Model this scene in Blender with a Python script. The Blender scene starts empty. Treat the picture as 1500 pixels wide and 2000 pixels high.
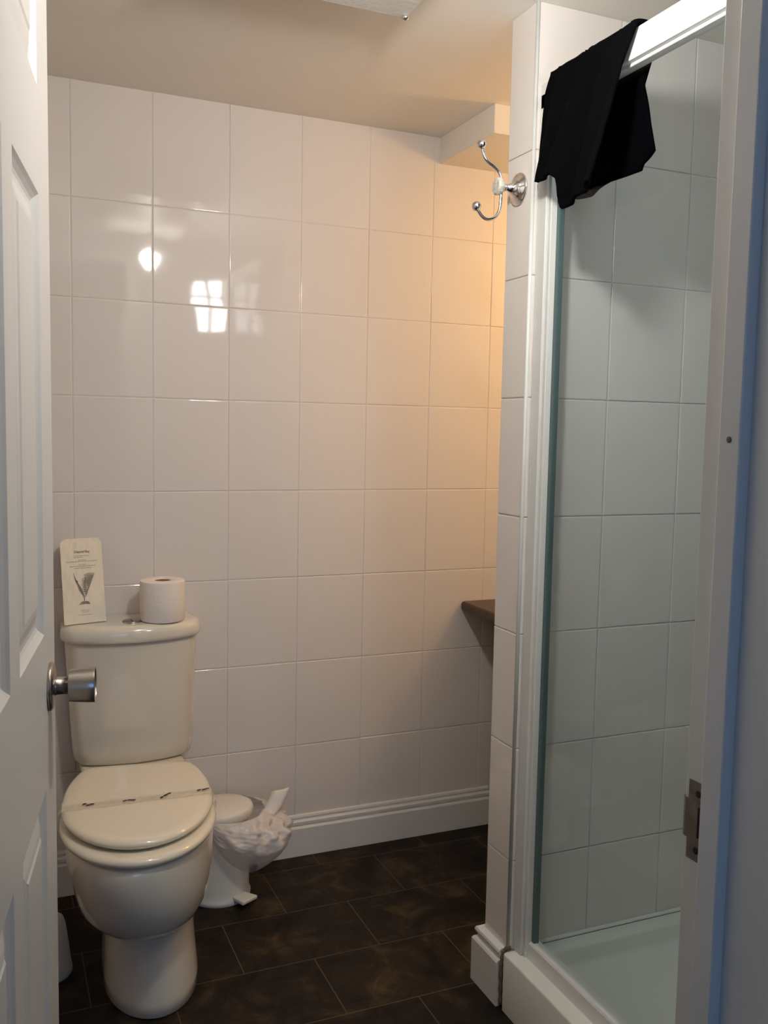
import bpy, bmesh, math, random
from mathutils import Vector, Matrix, noise
random.seed(4)
S = bpy.context.scene
C = S.collection
R = math.radians
PI = math.pi

# ------------------------------------------------------------------ camera
F_PX = 1800.0
yaw, pitch, roll = R(23.208), R(-5.09), R(1.124)
fw = Vector((math.sin(yaw)*math.cos(pitch), math.cos(yaw)*math.cos(pitch), math.sin(pitch)))
rt0 = Vector((math.cos(yaw), -math.sin(yaw), 0)); up0 = rt0.cross(fw)
rt = math.cos(roll)*rt0 + math.sin(roll)*up0
up = -math.sin(roll)*rt0 + math.cos(roll)*up0
cd = bpy.data.cameras.new('camera'); cam = bpy.data.objects.new('camera', cd); C.objects.link(cam)
cd.sensor_fit = 'VERTICAL'; cd.sensor_height = 36.0; cd.lens = F_PX/2000*36.0
cd.clip_start = .02
cam.matrix_world = Matrix(((rt.x, up.x, -fw.x, 0), (rt.y, up.y, -fw.y, 0), (rt.z, up.z, -fw.z, 1.25), (0, 0, 0, 1)))
S.camera = cam

# ------------------------------------------------------------------ light and exposure
S.view_settings.view_transform = 'Standard'; S.view_settings.look = 'None'
S.view_settings.gamma = 1.0; S.view_settings.use_curve_mapping = False
S.view_settings.exposure = -0.04
W = bpy.data.worlds.new('world'); S.world = W; W.use_nodes = True
W.node_tree.nodes['Background'].inputs[0].default_value = (.28, .52, 1.0, 1)
W.node_tree.nodes['Background'].inputs[1].default_value = 1.2

def light(name, kind, loc, power, color, size=.1, size_y=None, aim=None):
    d = bpy.data.lights.new(name, kind); d.energy = power; d.color = color
    if kind == 'AREA':
        d.size = size
        if size_y: d.shape = 'RECTANGLE'; d.size_y = size_y
    else: d.shadow_soft_size = size
    o = bpy.data.objects.new(name, d); C.objects.link(o); o.location = loc
    if aim is not None:
        o.rotation_euler = (Vector(aim)-Vector(loc)).to_track_quat('-Z', 'Y').to_euler()
    return o
light('ceiling_lamp_light', 'POINT', (.61, 1.14, 1.925), 17.0, (1.0, .955, .885), .035)
light('basin_lamp_light', 'POINT', (2.02, 2.02, 1.80), 11.0, (1.0, .58, .24), .05)
light('bedroom_window_light', 'AREA', (-.3, -2.45, 1.5), 8.0, (.26, .52, 1.0), 1.3, 1.2, (-.1, 0, 1.3))

# ------------------------------------------------------------------ materials
def mat(name, color, rough=.5, metal=0, bump=None, coat=0, spec=.5, mottling=None, emit=None):
    m = bpy.data.materials.new(name); m.use_nodes = True
    n = m.node_tree.nodes; l = m.node_tree.links; b = n['Principled BSDF']
    b.inputs['Base Color'].default_value = (*color, 1); b.inputs['Roughness'].default_value = rough
    b.inputs['Metallic'].default_value = metal; b.inputs['Specular IOR Level'].default_value = spec
    b.inputs['Coat Weight'].default_value = coat; b.inputs['Coat Roughness'].default_value = .05
    tc = n.new('ShaderNodeTexCoord')
    if mottling:
        sc, amt = mottling
        t = n.new('ShaderNodeTexNoise'); t.inputs['Scale'].default_value = sc; t.inputs['Detail'].default_value = 5
        l.new(tc.outputs['Object'], t.inputs['Vector'])
        r = n.new('ShaderNodeValToRGB')
        r.color_ramp.elements[0].position = .3; r.color_ramp.elements[1].position = .7
        r.color_ramp.elements[0].color = (*[c*(1-amt) for c in color], 1)
        r.color_ramp.elements[1].color = (*[min(1, c*(1+amt*.6)) for c in color], 1)
        l.new(t.outputs['Fac'], r.inputs['Fac']); l.new(r.outputs['Color'], b.inputs['Base Color'])
    if bump:
        sc, st, dist = bump
        t = n.new('ShaderNodeTexNoise'); t.inputs['Scale'].default_value = sc; t.inputs['Detail'].default_value = 3
        l.new(tc.outputs['Object'], t.inputs['Vector'])
        bp = n.new('ShaderNodeBump'); bp.inputs['Strength'].default_value = st; bp.inputs['Distance'].default_value = dist
        l.new(t.outputs['Fac'], bp.inputs['Height']); l.new(bp.outputs['Normal'], b.inputs['Normal'])
    if emit:
        b.inputs['Emission Color'].default_value = (*emit[0], 1); b.inputs['Emission Strength'].default_value = emit[1]
    return m

M = {}
M['tile'] = mat('white_glazed_tile', (.76, .715, .68), .045, bump=(2.2, .30, .010), spec=.5)
M['grout'] = mat('grout', (.72, .66, .61), .7)
M['grout_shower'] = mat('shower_grout', (.84, .83, .79), .8)
M['plaster'] = mat('ceiling_paint', (.90, .86, .79), .75, bump=(9, .25, .01), mottling=(3, .03))
M['paint'] = mat('darkened_wall_paint', (.46, .455, .45), .7, bump=(14, .2, .005))  # darkened so the unseen walls bounce less light into the room
M['gloss'] = mat('white_gloss_paint', (.72, .71, .69), .32, bump=(8, .12, .004), mottling=(5, .03))
M['doorpaint'] = mat('door_gloss_paint', (.60, .585, .57), .42, bump=(6, .15, .004))
M['ceramic'] = mat('cream_ceramic', (.74, .69, .60), .09, coat=.4, bump=(3, .05, .004))
M['seat'] = mat('cream_seat_lacquer', (.80, .73, .59), .14, coat=.5)
M['acrylic'] = mat('white_acrylic', (.72, .73, .68), .22)
M['alu'] = mat('white_powder_coated_aluminium', (.66, .67, .655), .42)
M['seal'] = mat('grey_green_seal', (.08, .13, .13), .35)
M['chrome'] = mat('chrome', (.78, .77, .78), .10, 1)
M['nickel'] = mat('satin_nickel', (.42, .38, .34), .28, 1)
M['aged'] = mat('aged_brass_plate', (.24, .21, .18), .42, .85, mottling=(60, .3))
M['dark'] = mat('dark_recess', (.02, .017, .014), .8)
M['wood'] = mat('dark_brown_laminate', (.055, .028, .018), .35, mottling=(14, .25))
M['towel'] = mat('black_terry', (.0016, .0016, .0022), 1.0, bump=(420, .8, .003), spec=.04)
M['paper'] = mat('cream_paper', (.78, .72, .60), .7, bump=(30, .15, .002))
M['ink'] = mat('grey_ink', (.16, .14, .12), .8)
M['inklight'] = mat('pale_grey_ink', (.25, .24, .20), .8)
M['blackink'] = mat('black_ink', (.03, .025, .02), .8)
M['tissue'] = mat('toilet_tissue', (.84, .78, .72), .95, bump=(160, .35, .002), spec=.1)
M['card'] = mat('brown_cardboard', (.24, .13, .08), .9)
M['plastic'] = mat('white_plastic', (.76, .73, .66), .30)
M['crackle'] = mat('crackle_ceramic', (.62, .60, .52), .25, mottling=(160, .35))
M['gap_line'] = mat('brown_gap_line', (.14, .09, .055), .8)
M['carpet'] = mat('hall_carpet', (.16, .15, .15), .95, bump=(300, .6, .004))
M['frost'] = mat('frosted_glass_plate', (.60, .58, .54), .25, bump=(90, .4, .003))
M['day'] = mat('added_glow_pane', (.8, .85, .9), .3, emit=((.90, .96, 1.0), 26.0))  # glowing pane of the added high window

def floor_material():
    m = bpy.data.materials.new('slate_effect_vinyl'); m.use_nodes = True
    n = m.node_tree.nodes; l = m.node_tree.links; b = n['Principled BSDF']
    g = n.new('ShaderNodeNewGeometry')
    mp = n.new('ShaderNodeMapping'); mp.inputs['Location'].default_value = (-.6865, -1.968, 0)
    mp.inputs['Rotation'].default_value = (0, 0, 0)
    l.new(g.outputs['Position'], mp.inputs['Vector'])
    br = n.new('ShaderNodeTexBrick')
    br.inputs['Scale'].default_value = 1; br.inputs['Brick Width'].default_value = .337
    br.inputs['Row Height'].default_value = .222; br.inputs['Mortar Size'].default_value = .0016
    br.inputs['Mortar Smooth'].default_value = .3; br.offset = .5
    br.inputs['Color1'].default_value = (1, 1, 1, 1); br.inputs['Color2'].default_value = (.72, .72, .72, 1)
    l.new(mp.outputs['Vector'], br.inputs['Vector'])
    t = n.new('ShaderNodeTexNoise'); t.inputs['Scale'].default_value = 9; t.inputs['Detail'].default_value = 9
    t.inputs['Roughness'].default_value = .68; t.inputs['Distortion'].default_value = .6
    l.new(g.outputs['Position'], t.inputs['Vector'])
    r = n.new('ShaderNodeValToRGB'); e = r.color_ramp.elements
    e[0].position = .34; e[0].color = (.006, .0045, .0035, 1); e[1].position = .72; e[1].color = (.085, .054, .028, 1)
    x = e.new(.52); x.color = (.021, .0148, .0095, 1)
    l.new(t.outputs['Fac'], r.inputs['Fac'])
    mu = n.new('ShaderNodeMixRGB'); mu.blend_type = 'MULTIPLY'; mu.inputs['Fac'].default_value = 1
    l.new(r.outputs['Color'], mu.inputs['Color1']); l.new(br.outputs['Color'], mu.inputs['Color2'])
    mx = n.new('ShaderNodeMixRGB'); l.new(br.outputs['Fac'], mx.inputs['Fac'])
    l.new(mu.outputs['Color'], mx.inputs['Color1']); mx.inputs['Color2'].default_value = (.085, .062, .043, 1)
    l.new(mx.outputs['Color'], b.inputs['Base Color'])
    b.inputs['Roughness'].default_value = .55; b.inputs['Specular IOR Level'].default_value = .16
    ad = n.new('ShaderNodeMath'); ad.operation = 'SUBTRACT'
    l.new(t.outputs['Fac'], ad.inputs[0]); l.new(br.outputs['Fac'], ad.inputs[1])
    bp = n.new('ShaderNodeBump'); bp.inputs['Strength'].default_value = .35; bp.inputs['Distance'].default_value = .002
    l.new(ad.outputs[0], bp.inputs['Height']); l.new(bp.outputs['Normal'], b.inputs['Normal'])
    return m
M['floor'] = floor_material()

def glass_material():
    m = bpy.data.materials.new('clear_green_glass'); m.use_nodes = True
    n = m.node_tree.nodes; l = m.node_tree.links; n.remove(n['Principled BSDF'])
    out = n['Material Output']
    tr = n.new('ShaderNodeBsdfTransparent'); tr.inputs[0].default_value = (.93, .968, .975, 1)
    gl = n.new('ShaderNodeBsdfGlossy'); gl.inputs['Roughness'].default_value = .02
    fr = n.new('ShaderNodeFresnel')
    ge = n.new('ShaderNodeNewGeometry'); mi = n.new('ShaderNodeMapRange')       # same low index seen from either side of the sheet
    mi.inputs['To Min'].default_value = 1.25; mi.inputs['To Max'].default_value = .8
    l.new(ge.outputs['Backfacing'], mi.inputs['Value']); l.new(mi.outputs[0], fr.inputs[0])
    mx = n.new('ShaderNodeMixShader'); l.new(fr.outputs[0], mx.inputs[0])
    l.new(tr.outputs[0], mx.inputs[1]); l.new(gl.outputs[0], mx.inputs[2]); l.new(mx.outputs[0], out.inputs[0])
    return m
M['glass'] = glass_material()

def film_material(name, color, alpha, rough):
    m = bpy.data.materials.new(name); m.use_nodes = True
    n = m.node_tree.nodes; l = m.node_tree.links; b = n['Principled BSDF']; out = n['Material Output']
    b.inputs['Base Color'].default_value = (*color, 1); b.inputs['Roughness'].default_value = rough
    tr = n.new('ShaderNodeBsdfTransparent'); mx = n.new('ShaderNodeMixShader'); mx.inputs[0].default_value = alpha
    l.new(tr.outputs[0], mx.inputs[1]); l.new(b.outputs[0], mx.inputs[2]); l.new(mx.outputs[0], out.inputs[0])
    return m
M['bag'] = film_material('thin_polythene', (.84, .79, .76), .60, .25)
M['band'] = film_material('thin_band_paper', (.80, .74, .62), .34, .5)

# ------------------------------------------------------------------ mesh helpers
def tag(o, label=None, cat=None, group=None, kind=None):
    if label: o['label'] = label
    if cat: o['category'] = cat
    if group: o['group'] = group
    if kind: o['kind'] = kind
    return o
def obj(name, bm, m, parent=None, smooth=False, bevel=None, sub=0, solid=None, origin=None, autosmooth=None):
    me = bpy.data.meshes.new(name)
    if origin is not None: bmesh.ops.translate(bm, vec=-Vector(origin), verts=bm.verts)
    bmesh.ops.recalc_face_normals(bm, faces=bm.faces)
    bm.to_mesh(me); bm.free()
    for mm in (m if isinstance(m, (list, tuple)) else [m]): me.materials.append(mm)
    o = bpy.data.objects.new(name, me); C.objects.link(o)
    if origin is not None: o.location = origin
    if parent is not None:
        o.parent = parent
        bpy.context.view_layer.update()
        o.matrix_parent_inverse = parent.matrix_world.inverted()
    if smooth:
        for p in me.polygons: p.use_smooth = True
    if solid:
        md = o.modifiers.new('solid', 'SOLIDIFY'); md.thickness = solid; md.offset = 0
    if bevel:
        md = o.modifiers.new('bevel', 'BEVEL'); md.width = bevel; md.segments = 3; md.limit_method = 'ANGLE'; md.angle_limit = R(35)
        for p in me.polygons: p.use_smooth = True
        md.harden_normals = True
    if sub:
        md = o.modifiers.new('sub', 'SUBSURF'); md.levels = sub; md.render_levels = sub
    return o
def empty(name, loc, label, cat, group=None):
    o = bpy.data.objects.new(name, None); C.objects.link(o); o.location = loc; o.empty_display_size = .05
    tag(o, label, cat, group); bpy.context.view_layer.update(); return o
def box(bm, x0, x1, y0, y1, z0, z1, mi=0, mtx=None):
    vs = [bm.verts.new((x, y, z)) for x in (x0, x1) for y in (y0, y1) for z in (z0, z1)]
    if mtx: 
        for v in vs: v.co = mtx @ v.co
    for q in ((0, 1, 3, 2), (4, 6, 7, 5), (0, 4, 5, 1), (2, 3, 7, 6), (0, 2, 6, 4), (1, 5, 7, 3)):
        f = bm.faces.new([vs[i] for i in q]); f.material_index = mi
    return vs
def nb(): return bmesh.new()
def bxo(name, dims, m, parent=None, **k):
    bm = nb(); box(bm, *dims); return obj(name, bm, m, parent, **k)
def loft(bm, rings, cap0=True, cap1=True, closed=True, mi=0):
    vr = [[bm.verts.new(p) for p in r] for r in rings]
    n = len(rings[0])
    for a, b in zip(vr, vr[1:]):
        for i in range(n if closed else n-1):
            j = (i+1) % n
            f = bm.faces.new((a[i], a[j], b[j], b[i])); f.material_index = mi
    if cap0: bm.faces.new(list(reversed(vr[0]))).material_index = mi
    if cap1: bm.faces.new(vr[-1]).material_index = mi
    return vr
def lathe(bm, prof, origin=(0, 0, 0), axis=(0, 0, 1), seg=40, cap=True, mi=0):
    a = Vector(axis).normalized(); u = a.orthogonal().normalized(); v = a.cross(u); o = Vector(origin)
    rings = [[o+a*h+(u*math.cos(2*PI*i/seg)+v*math.sin(2*PI*i/seg))*max(r, 1e-5) for i in range(seg)] for r, h in prof]
    return loft(bm, rings, cap, cap, mi=mi)
def tube(bm, pts, r, seg=12, mi=0):
    pts = [Vector(p) for p in pts]; rings = []
    d0 = (pts[1]-pts[0]).normalized(); u = d0.orthogonal().normalized()
    for i, p in enumerate(pts):
        d = (pts[min(i+1, len(pts)-1)]-pts[max(i-1, 0)]).normalized()
        u = (u-d*u.dot(d)).normalized(); v = d.cross(u); rr = r[i] if isinstance(r, (list, tuple)) else r
        rings.append([p+(u*math.cos(2*PI*k/seg)+v*math.sin(2*PI*k/seg))*rr for k in range(seg)])
    loft(bm, rings, mi=mi)
def spline(pts, n=8):
    pts = [Vector(p) for p in pts]; out = []
    P = [pts[0]*2-pts[1]]+pts+[pts[-1]*2-pts[-2]]
    for i in range(1, len(P)-2):
        for k in range(n):
            t = k/n; a, b, c, d = P[i-1:i+3]
            out.append(.5*((2*b)+(c-a)*t+(2*a-5*b+4*c-d)*t*t+(3*b-a-3*c+d)*t**3))
    out.append(pts[-1]); return out
def extrude_profile(bm, prof, a, b, out, mi=0):
    # prof: (distance along 'out', z) ; swept from a to b
    a, b, out = Vector(a), Vector(b), Vector(out)
    r = [[q+out*d+Vector((0, 0, z)) for d, z in prof] for q in (a, b)]
    loft(bm, r, mi=mi)

ROW0, ROWP = .0795, .2485
ROWS = [ROW0+ROWP*k for k in range(0, 8)]+[2.13]
def tiles(bm, origin, u, v, n, us, vs, gap=.0012, depth=.0022, tilt=.14, lim=None):
    """glazed tiles: raised flat faces with a softly rounded rim, in rows and columns"""
    o, u, v, n = Vector(origin), Vector(u), Vector(v), Vector(n)
    prof = [(0, -depth), (.0006, -.0006), (.0015, -.0002), (.0030, 0)]
    for i in range(len(us)-1):
        for j in range(len(vs)-1):
            u0, u1, v0, v1 = us[i]+gap/2, us[i+1]-gap/2, vs[j]+gap/2, vs[j+1]-gap/2
            if lim:
                v1 = min(v1, lim)
            if u1-u0 < .008 or v1-v0 < .008: continue
            ta, tb = R(random.uniform(-tilt, tilt)), R(random.uniform(-tilt, tilt))
            cu, cv = (u0+u1)/2, (v0+v1)/2; rings = []
            for ins, d in prof:
                ring = []
                for a, b in ((u0+ins, v0+ins), (u1-ins, v0+ins), (u1-ins, v1-ins), (u0+ins, v1-ins)):
                    dd = d+((a-cu)*math.tan(ta)+(b-cv)*math.tan(tb)) - .0004
                    ring.append(o+u*a+v*b+n*dd)
                rings.append(ring)
            loft(bm, rings, cap0=False, cap1=True, mi=0)

# ------------------------------------------------------------------ the room
CEIL = 2.105
XL, XR = -.45, 2.25
# floor
bm = nb(); box(bm, XL, XR, .60, 2.52, -.05, 0); tag(obj('floor', bm, M['floor']), kind='structure')
bm = nb(); box(bm, -1.8, 2.6, -2.8, .60, -.05, -.002); tag(obj('floor', bm, M['carpet']), kind='structure')
bm = nb(); box(bm, XL-.1, XR+.1, .52, 2.62, CEIL, CEIL+.06); tag(obj('ceiling', bm, M['plaster']), kind='structure')
bm = nb(); box(bm, -1.8, 2.6, -2.8, .52, 2.35, 2.41); tag(obj('ceiling', bm, M['paint']), kind='structure')
# tiled back wall
COLS = [.198+.2025*k for k in range(-4, 12)]
bm = nb(); box(bm, XL, XR, 2.5020, 2.60, 0, CEIL, 1)
tiles(bm, (0, 2.5, 0), (1, 0, 0), (0, 0, 1), (0, -1, 0), COLS[:-1], [-.17]+ROWS, lim=CEIL)
tag(obj('wall_back', bm, [M['tile'], M['grout']]), kind='structure')
# left wall and right wall
bm = nb(); box(bm, XL-.1, XL, .52, 2.60, 0, CEIL, 1)
tiles(bm, (XL+.002, .646, 0), (0, 1, 0), (0, 0, 1), (1, 0, 0), [.2*k for k in range(0, 10)], [-.17]+ROWS, lim=CEIL)
tag(obj('wall_left', bm, [M['tile'], M['grout']]), kind='structure')
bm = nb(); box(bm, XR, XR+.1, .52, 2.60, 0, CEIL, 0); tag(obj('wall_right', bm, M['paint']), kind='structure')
# partition between basin alcove and shower
PX, PY0, PY1 = 1.017, 1.645, 1.745
bm = nb(); box(bm, PX+.003, XR, PY0+.003, PY1, 0, CEIL, 1)
SC = [PX+.0015, 1.0241+.0, 1.2222, 1.4202, 1.6182, 1.8162, 2.0142, 2.2122]
tiles(bm, (0, PY0, 0), (1, 0, 0), (0, 0, 1), (0, -1, 0), [PX+.001, 1.2222, 1.4202, 1.6182, 1.8162, 2.0142, 2.2122, 2.25], ROWS, lim=CEIL, tilt=.15)
tiles(bm, (PX, PY0, 0), (0, 1, 0), (0, 0, 1), (-1, 0, 0), [.001, .10], [-.17]+ROWS, lim=CEIL, tilt=.12)
tag(obj('wall_partition', bm, [M['tile'], M['grout_shower']]), kind='structure')
# boxing under the ceiling at the back
bm = nb(); box(bm, 1.2285, XR, 2.183, 2.503, 2.030, CEIL)
tag(obj('wall_boxing', bm, M['plaster'], bevel=.002), kind='structure')
# wall with the doorway and an added, unseen high window (doorway x -0.05..0.62)
DX0, DX1, DY0, DY1, DZ = -.075, .615, .545, .646, 2.0
bm = nb()
box(bm, XL, DX0, DY0, DY1, 0, CEIL); box(bm, DX0, DX1, DY0, DY1, DZ, CEIL)
wx0, wx1, wz0, wz1 = .885, 1.035, 1.68, 1.95
box(bm, DX1, wx0, DY0, DY1, 0, CEIL); box(bm, wx1, XR, DY0, DY1, 0, CEIL)
box(bm, wx0, wx1, DY0, DY1, 0, wz0); box(bm, wx0, wx1, DY0, DY1, wz1, CEIL)
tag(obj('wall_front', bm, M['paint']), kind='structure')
bm = nb(); box(bm, -1.8, XL, DY0, DY1, -.002, 2.35); box(bm, XR, 2.6, DY0, DY1, -.002, 2.35); box(bm, XL, XR, DY0, DY1-.02, CEIL+.06, 2.35)
tag(obj('wall_hall', bm, M['paint']), kind='structure')
# unseen high window, added for the bright reflections in the back wall tiles
w = nb()
for a in ((wx0, wx0+.012), (wx1-.012, wx1), ((wx0+wx1)/2-.008, (wx0+wx1)/2+.008)): box(w, a[0], a[1], DY1-.03, DY1-.005, wz0, wz1)
for a in ((wz0, wz0+.012), (wz1-.012, wz1), (1.855, 1.867)): box(w, wx0, wx1, DY1-.03, DY1-.006, a[0], a[1])
wf = tag(obj('added_window_1', w, M['gloss']), kind='structure')
bxo('pane', (wx0, wx1, DY1-.020, DY1-.016, wz0, wz1), M['day'], wf)
# hall side walls and the wall with the big window behind the camera
bm = nb(); box(bm, -1.9, -1.8, -2.9, .646, -.002, 2.35); tag(obj('wall_hall_left', bm, M['paint']), kind='structure')
bm = nb(); box(bm, 2.6, 2.7, -2.9, .646, -.002, 2.35); tag(obj('wall_hall_right', bm, M['paint']), kind='structure')
bm = nb(); box(bm, -1.8, -1.0, -2.9, -2.8, 0, 2.35); box(bm, .4, 2.6, -2.9, -2.8, 0, 2.35)
box(bm, -1.0, .4, -2.9, -2.8, 0, .85); box(bm, -1.0, .4, -2.9, -2.8, 2.15, 2.35)
tag(obj('wall_hall_back', bm, M['paint']), kind='structure')
w = nb()
for a in (-1.0, -.33, .35): box(w, a, a+.05, -2.87, -2.83, .85, 2.15)
for a in (.85, 1.45, 2.10): box(w, -1.0, .4, -2.87, -2.83, a, a+.05)
tag(obj('window_2', w, M['gloss']), kind='structure')

# skirting boards
SK = [(0, 0), (.019, 0), (.019, .083), (.0165, .0865), (.0125, .088), (.0125, .0905), (.0145, .0935), (.0145, .1015), (.0115, .1045), (.006, .1055), (.006, .109), (.008, .112), (.006, .118), (0, .120)]
bm = nb(); extrude_profile(bm, SK, (XL, 2.5, 0), (1.452, 2.5, 0), (0, -1, 0))
tag(obj('baseboard_back', bm, M['gloss']), kind='structure')
SK2 = [(0, 0), (.021, 0), (.021, .098), (.018, .103), (.012, .105), (.011, .109), (.012, .113), (.0155, .1165), (.0165, .121), (.0145, .1265), (.009, .130), (0, .131)]
bm = nb()
path = [(Vector((PX, 1.652, 0)), Vector((-1, 0, 0))), (Vector((PX, PY1, 0)), Vector((-1, 1, 0))), (Vector((1.46, PY1, 0)), Vector((0, 1, 0)))]
loft(bm, [[p+o*d+Vector((0, 0, z)) for d, z in SK2] for p, o in path])
tag(obj('baseboard_partition', bm, M['gloss']), kind='structure')
bm = nb()
pts = [(PX-.012, 1.6465, .006), (PX-.0125, 1.6465, .05), (PX-.013, 1.6465, .095), (PX-.010, 1.6475, .115), (PX-.003, 1.646, .131), (PX+.008, 1.6425, .134)]
tube(bm, spline(pts, 5), [.0040+.0012*math.sin(i*1.9) for i in range(26)], 8)
tag(obj('trim_2', bm, M['gap_line'], smooth=True), kind='structure')  # brown bead put in for the open gap between skirting and tray
# rounded corner bead of the partition tiles
bm = nb(); tube(bm, [(PX+.003, PY0+.003, .13), (PX+.003, PY0+.003, CEIL)], .0042, 12)
tag(obj('trim_3', bm, M['alu'], smooth=True), kind='structure')

# ------------------------------------------------------------------ door lining with stop and strike plate
JX = .587
bm = nb()
box(bm, JX, JX+.030, .52, .648, 0, 1.99)                       # right lining
box(bm, JX-.012, JX+.001, .592, .6166, 0, 1.975)                # right stop
box(bm, -.078, -.048, .52, .648, 0, 1.99); box(bm, -.049, -.036, .592, .6166, 0, 1.975)
box(bm, -.078, JX+.030, .52, .648, 1.985, 2.012); box(bm, -.048, JX, .592, .6166, 1.973, 1.986)
# architrave on the hall side
box(bm, JX+.006, JX+.070, .500, .546, 0, 2.05); box(bm, -.118, -.054, .500, .546, 0, 2.05); box(bm, -.118, JX+.07, .500, .546, 2.0, 2.06)
jamb = tag(obj('trim_1', bm, M['gloss'], bevel=.0018), kind='structure')
# old screw holes filled in the stop
bm = nb()
lathe(bm, [(.0028, 0), (.0028, .0006), (.0016, .0009)], (JX-.012, .604, 1.2475), (-1, 0, 0), 14)
obj('screw_head', bm, M['ink'], jamb, smooth=True)
bm = nb()
sp = nb()
zc = .900
xs = JX-.0012
def quadx(b, y0, y1, z0, z1, x=xs, t=.0015, mi=0): box(b, x, x+t, y0, y1, z0, z1, mi)
quadx(sp, .6175, .6425, zc+.0145, zc+.037); quadx(sp, .6175, .6425, zc-.037, zc-.0145)
quadx(sp, .6300, .6425, zc-.0145, zc+.0145)
r_ = [[Vector((xs+dx+t_, y_, z_)) for dx, y_ in ((0, .6425), (.0002, .6465), (.0018, .6500), (.0050, .6515))] for t_, z_ in ((0, zc-.0185), (0, zc+.0185))]
lf = [[sp.verts.new(p) for p in q] for q in r_]
for k in range(3): sp.faces.new((lf[0][k], lf[0][k+1], lf[1][k+1], lf[1][k]))
quadx(sp, .6175, .6300, zc-.0145, zc+.0145, x=JX-.0004, t=.0003, mi=1)  # flat dark patch painted for the shade inside the latch hole
plate = obj('strike_plate', sp, [M['aged'], M['dark']], jamb)
for dz in (.0265, -.0265):
    bm = nb(); lathe(bm, [(.0035, 0), (.0030, .0008), (.001, .0004)], (xs, .630, zc+dz), (-1, 0, 0), 14)
    obj('screw', bm, M['dark'], plate, smooth=True)

# ------------------------------------------------------------------ the door: six moulded panels
az = R(9.6); HG = Vector((-.038, .653, 0)); DW, DH, DT = .70, 1.97, .035
dm = Matrix(((math.sin(az), math.cos(az), 0, HG.x), (math.cos(az), -math.sin(az), 0, HG.y), (0, 0, 1, 0), (0, 0, 0, 1)))
# local: x along the leaf, y out of the visible face, z up
def P(s, n, z): return dm @ Vector((s, n, z))
bm = nb()
sx = [0, .105, .318, .382, .590, DW]; sz = [.006, .20, .776, .980, 1.530, 1.659, 1.868, DH]
pan = {(i, j) for i in (1, 3) for j in (1, 3, 5)}
for side in (0, 1):
    face = 0 if side == 0 else -DT; sg = 1 if side == 0 else -1
    for i in range(5):
        for j in range(7):
            a0, a1, b0, b1 = sx[i], sx[i+1], sz[j], sz[j+1]
            if (i, j) in pan:
                prof = [(0, 0), (.004, -.0035), (.009, -.0070), (.013, -.0085), (.019, -.0085), (.024, -.0075), (.036, -.0040), (.044, -.0028), (.047, -.0010)]
                rings = [[P(x, face+sg*d, z) for x, z in ((a0+q, b0+q), (a1-q, b0+q), (a1-q, b1-q), (a0+q, b1-q))] for q, d in prof]
                loft(bm, rings, cap0=False, cap1=True)
            else:
                bm.faces.new([bm.verts.new(P(x, face, z)) for x, z in ((a0, b0), (a1, b0), (a1, b1), (a0, b1))])
for (a, b) in (((0, sz[0]), (DW, sz[0])), ((DW, sz[0]), (DW, DH)), ((DW, DH), (0, DH)), ((0, DH), (0, sz[0]))):
    bm.faces.new([bm.verts.new(P(a[0], 0, a[1])), bm.verts.new(P(b[0], 0, b[1])), bm.verts.new(P(b[0], -DT, b[1])), bm.verts.new(P(a[0], -DT, a[1]))])
bmesh.ops.remove_doubles(bm, verts=bm.verts, dist=1e-5)
door = tag(obj('door_1', bm, M['doorpaint']), kind='structure')
nrm = (dm.to_3x3() @ Vector((0, 1, 0)))
kc = P(.638, 0, .900)
bm = nb(); lathe(bm, [(.0315, -.0005), (.0325, .0015), (.0322, .0040), (.0295, .0058), (.022, .0068), (.0150, .0078)], kc, nrm, 48)
rose = obj('rose', bm, M['nickel'], door, smooth=True)
bm = nb(); lathe(bm, [(.0135, .007), (.0120, .0095), (.0118, .0255)], kc, nrm, 40)
obj('neck', bm, M['nickel'], door, smooth=True)
bm = nb(); lathe(bm, [(.0118, .0245), (.0195, .0245), (.0212, .0255), (.0222, .034), (.0234, .048), (.0240, .0565), (.0236, .0585), (.0222, .0588), (.0215, .0565), (.0200, .0555), (.001, .0555)], kc, nrm, 48)
knob = obj('door_knob', bm, M['nickel'], door, smooth=True)
md = knob.modifiers.new('e', 'EDGE_SPLIT'); md.split_angle = R(40)
bm = nb(); lathe(bm, [(.031, 0), (.031, .003), (.015, .011), (.0125, .03), (.02, .03), (.023, .058), (.001, .058)], P(.638, -DT, .900), -nrm, 32)
obj('door_knob', bm, M['nickel'], door, smooth=True)

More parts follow.
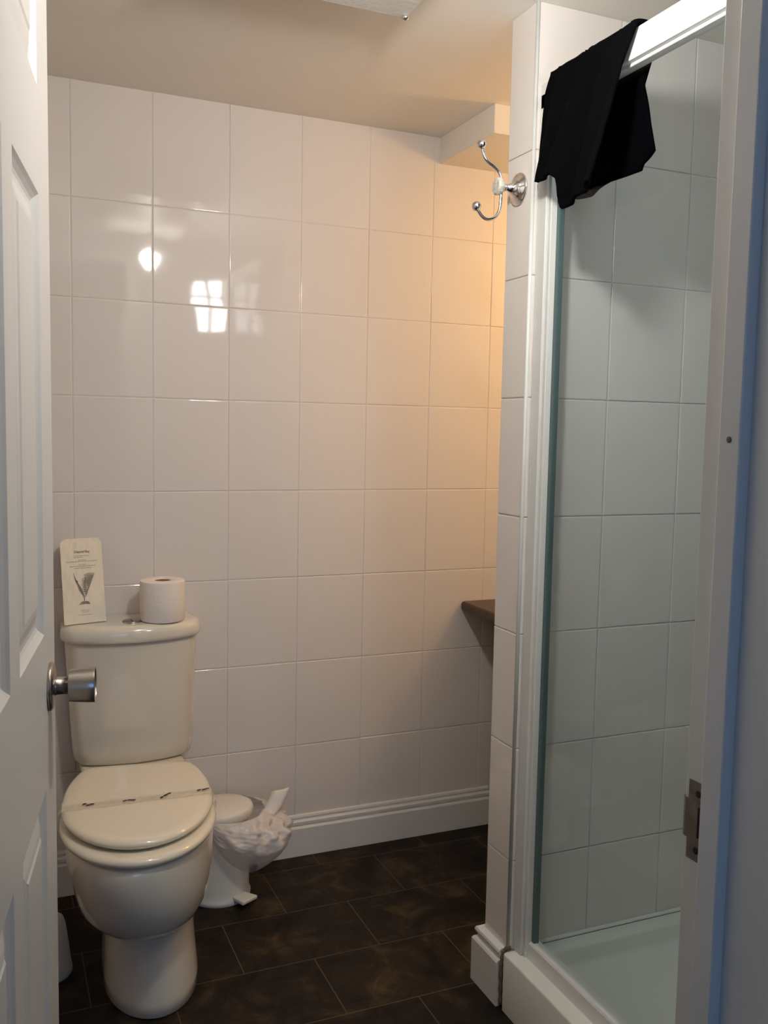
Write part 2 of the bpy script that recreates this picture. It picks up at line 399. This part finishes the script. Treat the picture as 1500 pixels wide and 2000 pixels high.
# ------------------------------------------------------------------ shower tray
TX0, TX1, TY0, TY1, TZ = 1.003, 1.86, .652, 1.640, .130
bm = nb()
def rr(x0, x1, y0, y1, r, z, n=6):
    pts = []
    for cx, cy, a0 in ((x1-r, y1-r, 0), (x0+r, y1-r, 90), (x0+r, y0+r, 180), (x1-r, y0+r, 270)):
        for k in range(n+1):
            a = R(a0+90*k/n); pts.append(Vector((cx+r*math.cos(a), cy+r*math.sin(a), z)))
    return pts
rings = [rr(TX0, TX1, TY0, TY1, .006, 0), rr(TX0, TX1, TY0, TY1, .006, TZ-.005), rr(TX0+.0015, TX1-.0015, TY0+.0015, TY1-.0015, .006, TZ-.0015), rr(TX0+.005, TX1-.005, TY0+.005, TY1-.005, .008, TZ),
         rr(1.078, TX1-.045, TY0+.045, TY1-.040, .03, TZ), rr(1.083, TX1-.052, TY0+.052, TY1-.045, .035, TZ-.004), rr(1.088, TX1-.058, TY0+.058, TY1-.050, .04, TZ-.026),
         rr(1.098, TX1-.07, TY0+.07, TY1-.060, .05, TZ-.036), rr(1.125, TX1-.10, TY0+.10, TY1-.085, .06, TZ-.042), rr(1.35, 1.5, 1.05, 1.2, .05, TZ-.050)]
loft(bm, rings)
tray = tag(obj('shower_tray', bm, M['acrylic'], smooth=True), 'white acrylic shower tray with raised kerb beside the dark floor', 'shower tray')
md = tray.modifiers.new('e', 'EDGE_SPLIT'); md.split_angle = R(50)
bm = nb(); lathe(bm, [(.045, 0), (.045, .004), (.030, .007), (.001, .008)], (1.42, 1.12, TZ-.051), (0, 0, 1), 32)
obj('waste_cover', bm, M['chrome'], tray, smooth=True)
# upstand bead where tray meets tiled wall
bm = nb(); extrude_profile(bm, [(0, 0), (.006, 0), (.004, .003), (0, .006)], (1.075, PY0-.0005, TZ), (1.86, PY0-.0005, TZ), (0, -1, 0))
tag(obj('trim_4', bm, M['acrylic']), kind='structure')

# ------------------------------------------------------------------ shower enclosure
enc = empty('shower_enclosure', (1.055, 1.15, TZ), 'white framed shower screen with clear greenish glass standing on the tray', 'shower screen')
RZ0, RZ1 = 1.895, 1.945
bm = nb(); box(bm, 1.030, 1.066, 1.612, 1.6445, TZ, RZ0+.03)
box(bm, 1.036, 1.060, 1.602, 1.6125, TZ, RZ0)
obj('wall_profile', bm, M['alu'], enc, bevel=.002)
bm = nb(); box(bm, 1.030, 1.068, .652, 1.644, RZ0, RZ1)
box(bm, 1.040, 1.060, .652, 1.612, RZ0-.006, RZ0+.001)
obj('top_rail', bm, M['alu'], enc, bevel=.0022)
bm = nb()
r = [[Vector((x, y, z)) for x, z in ((1.040, TZ), (1.044, TZ+.030), (1.047, TZ+.034), (1.068, TZ+.034), (1.071, TZ+.030), (1.074, TZ))] for y in (.654, 1.630)]
loft(bm, r); obj('bottom_rail', bm, M['alu'], enc)
bxo('glass_panel', (1.0535, 1.0585, .70, 1.604, TZ+.030, RZ0), M['glass'], enc)
bxo('seal', (1.050, 1.062, 1.592, 1.6035, TZ+.034, RZ0), M['seal'], enc)
bm = nb(); box(bm, 1.034, 1.070, .652, .70, TZ, RZ0); obj('wall_profile', bm, M['alu'], enc, bevel=.002)

# ------------------------------------------------------------------ black towel over the rail
def lerp(a, b, t): return a+(b-a)*t
def curve(keys, t):
    for (t0, v0), (t1, v1) in zip(keys, keys[1:]):
        if t <= t1: return lerp(v0, v1, max(0, (t-t0)/(t1-t0)))
    return keys[-1][1]
bm = nb(); NU, NV = 90, 110
grid = []
for i in range(NU+1):
    a = i/NU                                     # 0 = near edge (right in view), 1 = far edge by the partition
    row = []
    zo = curve([(0, 1.694), (.12, 1.688), (.35, 1.682), (.46, 1.677), (.52, 1.672), (.55, 1.728), (.60, 1.738), (.85, 1.738), (1, 1.750)], a)
    zi = curve([(0, 1.752), (.16, 1.738), (.19, 1.728), (.55, 1.722), (.8, 1.715), (1, 1.72)], a)
    Lo = RZ1+.006-zo; Li = RZ1+.006-zi; top = .047
    for j in range(NV+1):
        b = j/NV; s = b*(Lo+top+Li)
        if s < Lo:
            z = zo+s; k = (RZ1-z)/.25; k = max(0, k)
            x = 1.0235-.026*k**.8-.012*k*math.sin(a*9.5+1.2)-.008*k*math.sin(a*21+z*12)-.010*math.exp(-((a-.45-.25*k)/.09)**2)*k
            y0 = curve([(0, 1.338), (.25, 1.366), (1.0, 1.395)], k); y1 = curve([(0, 1.597), (.12, 1.607), (.55, 1.618), (1, 1.632)], k)
        elif s < Lo+top:
            q = (s-Lo)/top; z = RZ1+.006+.003*math.sin(PI*q); x = lerp(1.0235, 1.0745, q)
            y0 = lerp(1.338, 1.345, q); y1 = lerp(1.597, 1.592, q)
        else:
            z = RZ1+.006-(s-Lo-top); k = max(0, (RZ1-z)/.25)
            x = 1.0745+.014*k+.010*k*math.sin(a*8+.5)+.003*k
            y0 = curve([(0, 1.345), (.3, 1.388), (.55, 1.375), (1, 1.352)], k); y1 = curve([(0, 1.592), (1, 1.605)], k)
        y = lerp(y0, y1, a) + .004*math.sin(z*40)*a*(1-a)
        bn = noise.noise(Vector((y*22, z*16, x*30)))*.0028
        row.append(bm.verts.new((x-abs(bn) if s < Lo else x+abs(bn), y, z)))
    grid.append(row)
for i in range(NU):
    for j in range(NV): bm.faces.new((grid[i][j], grid[i+1][j], grid[i+1][j+1], grid[i][j+1]))
tw = obj('towel', bm, M['towel'], smooth=True, solid=.007)
tag(tw, 'small black terry towel slung over the white shower rail', 'towel')

# ------------------------------------------------------------------ robe hook on the partition end
hy, hz = 1.695, 1.751
hook = empty('robe_hook', (PX, hy, hz), 'chrome double robe hook with round backplate on the tiled partition end', 'hook')
ax = (-1, 0, 0)
bm = nb(); lathe(bm, [(.0325, -.0005), (.0330, .0025), (.0315, .0045), (.0275, .0055), (.0268, .0075), (.0225, .0088), (.0218, .0108), (.016, .014), (.0105, .020), (.0070, .028), (.0055, .036)], (PX, hy, hz), ax, 44)
obj('backplate', bm, M['chrome'], hook, smooth=True)
bm = nb(); lathe(bm, [(.0055, .035), (.0085, .037), (.0145, .042), (.0178, .0475), (.0178, .0525), (.0150, .0565), (.0145, .0565)], (PX, hy, hz), ax, 10)
obj('ceramic_knob', bm, M['crackle'], hook)
bm = nb(); lathe(bm, [(.0040, .030), (.0075, .032), (.0080, .0355), (.0055, .038)], (PX, hy, hz), ax, 24)
obj('collar', bm, M['chrome'], hook, smooth=True)
up_pts = [(.975, hy, 1.745), (.9735, hy, 1.765), (.968, hy, 1.779), (.955, hy, 1.7895), (.941, hy, 1.797), (.932, hy, 1.807), (.9265, hy, 1.822)]
lo_pts = [(.975, hy, 1.757), (.9735, hy, 1.722), (.971, hy, 1.704), (.962, hy, 1.689), (.948, hy, 1.683), (.935, hy, 1.685), (.925, hy, 1.694), (.9195, hy, 1.702)]
for pts, bc in ((up_pts, (.9258, hy, 1.829)), (lo_pts, (.9178, hy, 1.706))):
    bm = nb(); tube(bm, spline(pts, 8), .0033, 14)
    arm = obj('hook_arm', bm, M['chrome'], hook, smooth=True)
    bm = nb(); bmesh.ops.create_uvsphere(bm, u_segments=28, v_segments=18, radius=.0098, matrix=Matrix.Translation(bc))
    obj('ball', bm, M['chrome'], arm, smooth=True)

# ------------------------------------------------------------------ ceiling light fitting
cl = empty('ceiling_light', (.58, 1.52, CEIL), 'rectangular glass flush ceiling light with small metal corner clip', 'ceiling light')
bm = nb(); box(bm, .44, .70, 1.04, 1.64, 2.065, CEIL); obj('base_plate', bm, M['alu'], cl, bevel=.004)
bm = nb(); box(bm, .415, .748, .98, 1.688, 2.037, 2.043); box(bm, .425, .738, .99, 1.678, 2.043, 2.066)
obj('glass_plate', bm, M['frost'], cl, bevel=.002)
for cx, cy in ((.742, 1.676), (.421, 1.676), (.742, .992), (.421, .992)):
    bm = nb(); lathe(bm, [(.004, .04), (.004, .002), (.0065, .001), (.0075, -.003), (.0055, -.0075), (.001, -.009)], (cx, cy, 2.036), (0, 0, 1), 18)
    obj('clip', bm, M['chrome'], cl, smooth=True)

# ------------------------------------------------------------------ basin worktop and cabinet in the alcove
bm = nb()
out = []
for cx, cy, a0 in ((2.235, 2.485, 0), (1.342, 2.492, 90), (1.352, 1.998, 180), (2.235, 1.995, 270)):
    rr_ = {0: .012, 90: .006, 180: .018, 270: .012}[a0]
    for k in range(7): out.append(Vector((cx+rr_*math.cos(R(a0+15*k)), cy+rr_*math.sin(R(a0+15*k)), 0)))
zs = [(.700, .004), (.703, .0012), (.707, 0), (.719, 0), (.723, .0012), (.7265, .0045)]
cen = sum(out, Vector())/len(out)
rings = [[Vector((p.x+(ins if p.x < cen.x else -ins), p.y+(ins if p.y < cen.y else -ins), z)) for p in out] for z, ins in zs]
loft(bm, rings)
tag(obj('worktop', bm, M['wood'], bevel=None), 'dark brown worktop end jutting out beside the partition', 'worktop')
cab = empty('vanity_cabinet', (1.85, 2.24, 0), 'dark brown cabinet standing under the brown worktop', 'cabinet')
bm = nb(); box(bm, 1.452, 2.243, 2.03, 2.478, .07, .700); box(bm, 1.47, 2.243, 2.05, 2.476, 0, .07)
obj('body', bm, M['wood'], cab, bevel=.002)
for x0 in (1.458, 1.851):
    d = bxo('door', (x0, x0+.388, 2.012, 2.0295, .08, .692), M['wood'], cab, bevel=.002)
    bm = nb(); tube(bm, spline([(x0+.34, 2.012, .60), (x0+.34, 1.99, .60), (x0+.34, 1.99, .52), (x0+.34, 2.012, .52)], 5), .004)
    obj('handle', bm, M['chrome'], d, smooth=True)

# ------------------------------------------------------------------ the toilet
toi = empty('toilet', (.32, 2.12, 0), 'cream close-coupled toilet with lid down beside the open door', 'toilet')
def dsec(cx, cy, a, bf, bb, z, nb_=3.2, n=56, skew=.0, yref=2.3):
    pts = []
    for k in range(n):
        t = 2*PI*k/n; c, s = math.cos(t), math.sin(t)
        if s < 0: x, y = a*c, bf*s
        else: x, y = a*math.copysign(abs(c)**(2/nb_), c), bb*math.copysign(abs(s)**(2/nb_), s)
        yy = cy+y
        pts.append(Vector((cx+x-skew*(yref-yy), yy, z)))
    return pts
bm = nb()
#        a     bf    bb    cy     z     skew
PAN = [(.098, .165, .25, 2.045, .000, .05), (.104, .172, .25, 2.045, .004, .05), (.104, .168, .25, 2.045, .030, .05), (.101, .165, .25, 2.045, .070, .055),
       (.099, .160, .25, 2.045, .110, .06), (.098, .156, .25, 2.045, .168, .065), (.100, .159, .25, 2.045, .183, .07),
       (.113, .180, .25, 2.043, .189, .085), (.126, .200, .25, 2.038, .199, .095), (.136, .214, .25, 2.034, .214, .105), (.144, .222, .25, 2.030, .230, .11), (.150, .236, .25, 2.025, .265, .115),
       (.1555, .244, .25, 2.022, .300, .12), (.1585, .248, .25, 2.020, .335, .13), (.1590, .249, .25, 2.020, .365, .13), (.1575, .247, .25, 2.020, .378, .13), (.153, .242, .25, 2.020, .3835, .13), (.12, .20, .2, 2.02, .3845, .13)]
loft(bm, [dsec(.332, cy, a, bf, bb, z, skew=sk) for a, bf, bb, cy, z, sk in PAN])
obj('pan', bm, M['ceramic'], toi, smooth=True)
# cistern
def csec(z, w0, w1, y_back, y_front, bulge, r=.03, inset=0):
    x0, x1 = w0+inset, w1-inset; pts = []; n = 24
    yb = y_back; yf = y_front+inset
    # back edge, then round the front: superellipse bulge
    pts.append(Vector((x0+.004, yb, z)))
    for k in range(n+1):
        t = PI*(k/n); c = -math.cos(t); s = math.sin(t)
        x = (x0+x1)/2+(x1-x0)/2*math.copysign(abs(c)**.38, c)
        yside = yf+bulge
        y = yside-(bulge)*(1-((x-(x0+x1)/2)/((x1-x0)/2))**2) if True else yside
        # corner rounding
        e = max(0, abs((x-(x0+x1)/2)/((x1-x0)/2))-.86)/.14
        y += r*e**2
        pts.append(Vector((x, y, z)))
    pts.append(Vector((x1-.004, yb, z)))
    return pts
bm = nb()
CS = [(.375, .197, .478, 2.375, .035, .014), (.379, .190, .484, 2.366, .035, .006), (.388, .186, .489, 2.360, .038, .001), (.42, .183, .491, 2.357, .04, 0), (.50, .178, .494, 2.353, .042, 0), (.60, .172, .497, 2.349, .044, 0), (.706, .166, .500, 2.345, .045, 0)]
loft(bm, [csec(z, x0, x1, 2.492, yf, bu, .035, ins) for z, x0, x1, yf, bu, ins in CS])
obj('cistern', bm, M['ceramic'], toi, smooth=True).modifiers.new('e', 'EDGE_SPLIT').split_angle = R(60)
bm = nb()
LS = [(.7065, .006), (.7045, .0015), (.7075, -.0005), (.715, -.0015), (.727, -.0010), (.736, .0015), (.742, .0060), (.745, .013), (.7455, .03)]
loft(bm, [csec(z, .157, .508, 2.494, 2.333, .050, .035, ins) for z, ins in LS])
clid = obj('cistern_lid', bm, M['ceramic'], toi, smooth=True); clid.modifiers.new('e', 'EDGE_SPLIT').split_angle = R(60)
bm = nb(); lathe(bm, [(.0235, -.004), (.0240, .0020), (.0225, .0034), (.0195, .0030), (.019, .0018), (.001, .0022)], (.330, 2.403, .7460), (0, 0, 1), 36)
fb = obj('flush_button', bm, M['nickel'], clid, smooth=True)
bm = nb(); box(bm, .3293, .3307, 2.385, 2.421, .7462, .7488); obj('button_split', bm, M['dark'], fb)
bm = nb(); box(bm, .20, .46, 2.29, 2.45, .345, .379); obj('coupling', bm, M['ceramic'], toi, bevel=.01)
# seat outlines (local: +y towards the front)
def seat_outline(a, L, back, scale=1.0, ins=0):
    pts = []
    yw = L-.235
    key = [(back, 0), (back+.016, .004), (back+.032, .018), (a*.895, .062), (a*.97, .125), (a, yw)]
    right = spline([Vector((x, y, 0)) for x, y in key], 6)
    for k in range(1, 19):
        t = PI/2*k/18; right.append(Vector((a*math.cos(t), yw+(L-yw)*math.sin(t), 0)))
    left = [Vector((-p.x, p.y, 0)) for p in reversed(right[:-1])]
    pts = right+left
    cy = L*.5
    return [Vector((p.x*(1-ins/a), cy+(p.y-cy)*(1-ins/(L*.5)), 0)) for p in pts]
def seat_place(p, z, org=(.3185, 2.232), ang=R(8.0)):
    # front points to -y, skewed a little to -x
    d = Vector((-math.sin(ang), -math.cos(ang))); rgt = Vector((math.cos(ang), -math.sin(ang)))
    return Vector((org[0]+rgt.x*p.x+d.x*p.y, org[1]+rgt.y*p.x+d.y*p.y, z))
def slab(a, L, back, prof, org, ang=R(8.0)):
    b = nb(); loft(b, [[seat_place(p, z, org, ang) for p in seat_outline(a, L, back, ins=ins)] for z, ins in prof]); return b
z0 = .386
bm = slab(.1655, .478, .088, [(z0, .012), (z0+.002, .006), (z0+.006, .002), (z0+.011, 0), (z0+.016, .002), (z0+.020, .007), (z0+.022, .014)], (.3215, 2.238))
obj('seat', bm, M['seat'], toi, smooth=True)
z1 = z0+.0262
bm = slab(.1625, .447, .098, [(z1+.001, .012), (z1+.002, .006), (z1+.006, .0015), (z1+.010, 0), (z1+.014, .0015), (z1+.0185, .007), (z1+.0205, .014), (z1+.021, .03)], (.3195, 2.236))
obj('seat_lid', bm, M['seat'], toi, smooth=True)
LIDZ = z1+.021
for sx_ in (-.075, .104):
    c = seat_place(Vector((sx_, -.016, 0)), 0)
    bm = nb(); tube(bm, [(c.x-.018, c.y+.002, .402), (c.x+.018, c.y-.002, .402)], .009, 16)
    box(bm, c.x-.009, c.x+.009, c.y-.012, c.y+.012, .381, .402)
    obj('hinge', bm, M['dark'] if sx_ > 0 else M['nickel'], toi, smooth=False)

# hygiene band round the lid
band_bm = nb()
def lid_half_width(yy):
    best = 0
    for p, q in zip(OUT, OUT[1:]):
        if p.x > 0 and min(p.y, q.y) <= yy <= max(p.y, q.y): best = max(best, p.x)
    return best
OUT = seat_outline(.1625, .447, .098)
vb = []
nseg = 44
ymid = .238
W2 = .017
for k in range(nseg+1):
    t = -1+2*k/nseg
    hw = .163
    arc = t*(hw+.040)
    x = max(-hw-.001, min(hw+.001, arc)); over = abs(arc)-hw
    z = LIDZ+.0020
    if over > -.006:
        q = (over+.006)/.046
        z = LIDZ+.0008-.004*min(1, q*4)-.034*max(0, q-.15)/.85
        x = math.copysign(hw-.006+.0125*min(1, q*1.6)**.8-.004*max(0, q-.6), arc)
    row = []
    yc = ymid-.022*t
    for m_ in range(5):
        w_ = -W2+2*W2*m_/4
        p = seat_place(Vector((x, yc+w_, 0)), z+.0004*math.sin(k*1.3+m_), (.3195, 2.236))
        row.append(band_bm.verts.new(p))
    vb.append(row)
for a, b in zip(vb, vb[1:]):
    for m_ in range(4): band_bm.faces.new((a[m_], a[m_+1], b[m_+1], b[m_]))
def on_band(u, w_, h=.0011):
    return seat_place(Vector((u, ymid-.022*u/.203*1.0+w_, 0)), LIDZ+.0022+h, (.3195, 2.236))
def mark(u, w_, lu, lw, rot, mi):
    vs = []
    n = 8
    for k in range(n):
        t = 2*PI*k/n; a_, b_ = lu*math.cos(t), lw*math.sin(t)
        vs.append(band_bm.verts.new(on_band(u+a_*math.cos(rot)-b_*math.sin(rot), w_+a_*math.sin(rot)+b_*math.cos(rot))))
    band_bm.faces.new(vs).material_index = mi
for u, w_, rot in ((-.112, -.007, -.9), (-.104, .001, .3), (-.096, -.002, .5), (-.028, .002, -.5), (-.018, .001, .3), (-.010, .003, .2), (.050, .008, -1.0), (.058, -.001, -.9), (.066, -.008, -.4), (.132, -.007, -.3), (.143, -.006, -.3), (.150, -.009, -.2)):
    mark(u, w_, .0058, .0036, rot, 2)
for (ua, ub, w_) in ((-.155, -.118, -.006), (-.155, -.12, .004), (-.088, -.040, -.004), (-.085, -.035, .005), (-.060, -.045, -.010), (-.002, .045, -.005), (.000, .046, .004), (.008, .04, .008), (.075, .125, -.008), (.076, .10, .000), (.085, .125, -.003)):
    n = int((ub-ua)/.0065)
    for k in range(n):
        if random.random() < .85: mark(ua+(ub-ua)*(k+.5)/n, w_, .0028, .0006, 0, 1)
n = 60
for k in range(n):
    mark(-.155+.31*(k+.5)/n, .0155, .0026, .0003, 0, 1)
    if k % 3: mark(-.155+.31*(k+.5)/n, -.0155, .0026, .0002, 0, 1)
tag(obj('hygiene_band', band_bm, [M['band'], M['inklight'], M['blackink']]), 'thin printed paper band wrapped across the closed toilet lid', 'paper band')

# ------------------------------------------------------------------ toilet roll on the cistern
bm = nb()
rc = (.4075, 2.402, .7458)
lathe(bm, [(.0205, .001), (.0205, .104), (.0215, .1052), (.052, .106), (.0560, .1045), (.0572, .100), (.0575, .050), (.0570, .006), (.0550, .0015), (.0205, .0008)], rc, (0, 0, 1), 56, cap=False)
roll_o = obj('toilet_roll', bm, M['tissue'], smooth=True)
roll_o.modifiers.new('e', 'EDGE_SPLIT').split_angle = R(50)
tag(roll_o, 'white toilet roll standing upright on the cistern lid', 'toilet roll')
bm = nb(); lathe(bm, [(.0204, .002), (.0204, .1035), (.0192, .1035), (.0192, .002), (.0204, .002)], rc, (0, 0, 1), 40, cap=False)
obj('cardboard_core', bm, M['card'], roll_o, smooth=True)
# ------------------------------------------------------------------ paper disposal bag leaning on the wall
BW, BH = .107, .218
o_ = Vector((.1650, 2.402, .7462)); tl = Vector((.1600, 2.462, .9485)); br_ = Vector((.2705, 2.428, .7462))
ux = (br_-o_).normalized(); vv = (tl-o_).normalized(); nn = ux.cross(vv).normalized()
if nn.y > 0: nn = -nn
# small in-plane lean to the left seen in the photo comes from the slanted base line
def B(u, v, d=0): return o_+ux*(u*BW)+vv*(v*BH)+nn*d
bm = nb()
NUx, NVy = 10, 20
def corner(u, v):
    top = 1-.0
    if v > .95:
        k = (v-.95)/.05; lo = .08*k*k; return lerp(lo, 1-lo, u)
    return u
fr = [[B(corner(i/NUx, j/NVy), j/NVy+.006*math.sin(PI*i/NUx)*(j/NVy), .0010+.0028*math.sin(PI*i/NUx)*(1-j/NVy)+.0006*math.sin(i*2+j)) for i in range(NUx+1)] for j in range(NVy+1)]
bk = [[B(corner(i/NUx, j/NVy), j/NVy+.006*math.sin(PI*i/NUx)*(j/NVy), -.0002) for i in range(NUx+1)] for j in range(NVy+1)]
for g in (fr, bk):
    vs = [[bm.verts.new(p) for p in r] for r in g]
    for a, b in zip(vs, vs[1:]):
        for i in range(NUx): bm.faces.new((a[i], a[i+1], b[i+1], b[i]))
bmesh.ops.remove_doubles(bm, verts=bm.verts, dist=.0003)
box(bm, 0, 1, 0, 1, 0, 1)  # folded base strip, reshaped below
vs = bm.verts[:] if False else None
bm.verts.ensure_lookup_table()
last = bm.verts[-8:]
for v in last:
    x, y, z = v.co; v.co = B(x*.995+.0025, z*.012, -.0014+.0062*y*(1-z*.6))
def stroke(pts, wd, mi, h=.0052):
    # ribbon of printed ink on the front of the bag, in (u, v) fractions
    pp = spline([Vector((u, v, 0)) for u, v in pts], 6)
    L, Rr = [], []
    for i, p in enumerate(pp):
        d = (pp[min(i+1, len(pp)-1)]-pp[max(0, i-1)]); d = Vector((d.x*BW, d.y*BH, 0))
        if d.length < 1e-9: d = Vector((1, 0, 0))
        d.normalize(); n_ = Vector((-d.y, d.x, 0)); k = i/(len(pp)-1); w2 = wd*(.35+.65*math.sin(PI*min(1, k*1.05)))/2
        hh = .0014+.0030*math.sin(PI*min(1, max(0, p.x)))*(1-p.y)+.0008
        L.append(bm.verts.new(B(p.x, p.y, hh)+ux*(n_.x*w2)+vv*(n_.y*w2)))
        Rr.append(bm.verts.new(B(p.x, p.y, hh)-ux*(n_.x*w2)-vv*(n_.y*w2)))
    for i in range(len(L)-1): bm.faces.new((L[i], L[i+1], Rr[i+1], Rr[i])).material_index = mi
def dashes(u0, u1, v, th=.0011):
    u = u0
    while u < u1:
        w_ = random.uniform(.018, .055); stroke([(u, v), (min(u1, u+w_), v)], th, 1); u += w_+.010
for a in ((.31, .69, .795), (.31, .52, .777), (.42, .60, .744), (.13, .87, .728), (.42, .58, .690), (.20, .82, .672), (.30, .72, .648), (.40, .60, .150), (.44, .58, .130), (.34, .68, .098)): dashes(*a)
# printed plume: broad feathered leaves rising from a short stalk
for i in range(9):
    q = i/8; stroke([(.50, .30), (.44-.05*q, .40), (.33-.05*q+.08*q*q, .50), (.27+.06*q, .60-.12*q)], .0022 if i < 6 else .0015, 1 if i in (0, 1, 4, 5) else 3)
for i in range(13):
    q = i/12; stroke([(.52, .30), (.57+.03*q, .36+.05*q), (.60+.14*q*(1-.3*q), .42+.08*q), (.52+.26*q, .585-.02*abs(q-.5)+.01*q)], .0022, 3)
for i in range(8): stroke([(.50, .34+.02*i), (.57, .36+.024*i)], .0018, 1)
for i in range(8): stroke([(.58, .36+.024*i), (.50, .37+.022*i), (.455, .36+.02*i)], .0014, 1)
stroke([(.50, .33), (.50, .24)], .0016, 1)
for d_ in (-.12, -.07, -.02, .04, .09, .13): stroke([(.50, .25), (.50+d_*.6, .245), (.50+d_, .222)], .0022, 1)
stroke([(.38, .220), (.50, .230), (.63, .220)], .0016, 1)
# heading text
td = bpy.data.curves.new('heading', 'FONT'); td.body = 'Disposal Bag'; td.size = .0085; td.align_x = 'CENTER'
to = bpy.data.objects.new('heading', td); C.objects.link(to); bpy.context.view_layer.update()
tm = bpy.data.meshes.new_from_object(to.evaluated_get(bpy.context.evaluated_depsgraph_get()))
cnt = len(bm.verts); bm.from_mesh(tm); bm.verts.ensure_lookup_table()
fset = set()
for v in bm.verts[cnt:]:
    u_, v_ = .5+v.co.x*.9/BW, .832+v.co.y/BH
    v.co = B(u_, v_, .0014+.0030*math.sin(PI*u_)*(1-v_)+.0008); fset.add(v)
for f in bm.faces:
    if f.verts[0] in fset: f.material_index = 2
bpy.data.objects.remove(to); bpy.data.meshes.remove(tm)
tag(obj('disposal_bag', bm, [M['paper'], M['ink'], M['blackink'], M['inklight']]), 'cream printed paper bag leaning on the tiles at the left of the cistern lid', 'paper bag')

# ------------------------------------------------------------------ pedal bin with liner
bc = Vector((.548, 2.352, 0))
pb = empty('pedal_bin', bc, 'small white pedal bin standing between toilet and back wall', 'pedal bin')
bm = nb(); lathe(bm, [(.080, 0), (.083, .002), (.0835, .012), (.081, .016), (.079, .03), (.080, .12), (.083, .205), (.0845, .215), (.080, .218), (.078, .20), (.076, .03), (.001, .03)], bc, (0, 0, 1), 56)
obj('body', bm, M['plastic'], pb, smooth=True).modifiers.new('e', 'EDGE_SPLIT').split_angle = R(60)
bm = nb(); lathe(bm, [(.088, -.014), (.0895, -.012), (.0895, .004), (.087, .010), (.080, .014), (.05, .0185), (.001, .020)], bc+Vector((0, 0, .232)), Vector((-.05, .05, 1)), 56)
obj('lid', bm, M['plastic'], pb, smooth=True)
bm = nb(); pd = Vector((.47, -.88, 0)).normalized(); ps = Vector((.88, .47, 0)).normalized()
for a, b, za, zb in ((.070, .122, .014, .024),):
    vs = []
    for x_, w_ in ((a, .020), (b, .026)):
        for s_ in (-1, 1):
            for z_ in (za, zb): vs.append(bm.verts.new(bc+pd*x_+ps*w_*s_+Vector((0, 0, z_+(0 if x_ == a else .003)))))
    for q in ((0, 1, 3, 2), (4, 6, 7, 5), (0, 4, 5, 1), (2, 3, 7, 6), (0, 2, 6, 4), (1, 5, 7, 3)): bm.faces.new([vs[i] for i in q])
obj('pedal', bm, M['plastic'], pb, bevel=.003)
# crumpled liner hanging over the rim: a puffy skirt, fullest on the right
bm = nb()
seg, hh_ = 150, 46
rings = []
for j in range(hh_+1):
    t = j/hh_; ring = []
    for i in range(seg):
        a = 2*PI*i/seg
        side = max(0, math.cos(a-R(-24)))           # fullest towards right-front
        rr0 = .0905
        drop = .05+.112*side**.8
        out_ = (.010+.090*side**1.1)*math.sin(PI*min(1, t*.92+.06))**.75
        p = Vector((math.cos(a)*(rr0+out_), math.sin(a)*(rr0+out_), .236+.014*side*math.sin(PI*t)-drop*t))
        nz = noise.noise(Vector((p.x*38, p.y*38, p.z*34)))+.6*noise.noise(Vector((a*5, t*5, 3)))+.8*abs(noise.noise(Vector((a*13+t*6, t*9-a, 9))))-.5*abs(noise.noise(Vector((p.x*75, p.y*75, p.z*60))))
        k = .015*side**.5*math.sin(PI*min(1, t+.12))
        p += Vector((math.cos(a), math.sin(a), .35))*nz*k
        ring.append(bc+p)
    rings.append(ring)
loft(bm, rings, False, False)
# gathered bottom closing back to the bin wall
liner = obj('bin_liner', bm, M['bag'], smooth=True)
tag(liner, 'crumpled translucent plastic liner spilling over the right of the pedal bin', 'bin liner')
bm = nb()
A = Vector((.655, 2.305, .196)); Bp = Vector((.716, 2.325, .274)); sd = Vector((.60, -.80, .0)).normalized()
sd = Vector((.92, -.34, -.18)).normalized()
rows = []
for k in range(13):
    t = k/12; c = A.lerp(Bp, t); c.z += .004*math.sin(t*9); w_ = lerp(.0185, .0215, t)*(1-.25*max(0, t-.85)/.15)
    row = []
    for m_ in range(5):
        s_ = -1+m_/2; row.append(bm.verts.new(c+sd*w_*s_+Vector((0, -.004*math.cos(s_*2.4), .002*math.sin(k*2+m_)+(.006*s_*max(0, t-.8)/.2)))))
    rows.append(row)
for a, b in zip(rows, rows[1:]):
    for m_ in range(4): bm.faces.new((a[m_], a[m_+1], b[m_+1], b[m_]))
obj('folded_strip', bm, M['tissue'], liner, smooth=True, solid=.003)
bm = nb()
rows = []
for k in range(9):
    t = k/8; c = (A+Vector((-.012, -.012, 0))).lerp(A+Vector((.012, -.030, -.040)), t)
    rows.append([bm.verts.new(c+Vector((.95, .2, .12))*(-.016+.032*m_/6)+Vector((0, -.006*math.sin(m_*1.1+k), .003*math.sin(k*2.2)))) for m_ in range(7)])
for a, b in zip(rows, rows[1:]):
    for m_ in range(6): bm.faces.new((a[m_], a[m_+1], b[m_+1], b[m_]))
obj('gathered_neck', bm, M['tissue'], liner, smooth=True, solid=.002)

# ------------------------------------------------------------------ toilet brush holder on the floor left of the toilet
br = empty('toilet_brush', (.103, 2.13, 0), 'white plastic toilet brush pot on the floor behind the door edge', 'toilet brush')
bm = nb(); lathe(bm, [(.050, 0), (.053, .004), (.053, .012), (.0495, .030), (.043, .085), (.039, .115), (.034, .130), (.024, .138), (.010, .141), (.008, .142)], (.103, 2.13, 0), (0, 0, 1), 40)
obj('pot', bm, M['plastic'], br, smooth=True)
bm = nb(); tube(bm, [(.100, 2.13, .138), (.097, 2.13, .26), (.095, 2.13, .36)], [.007, .007, .009], 16)
obj('handle', bm, M['plastic'], br, smooth=True)
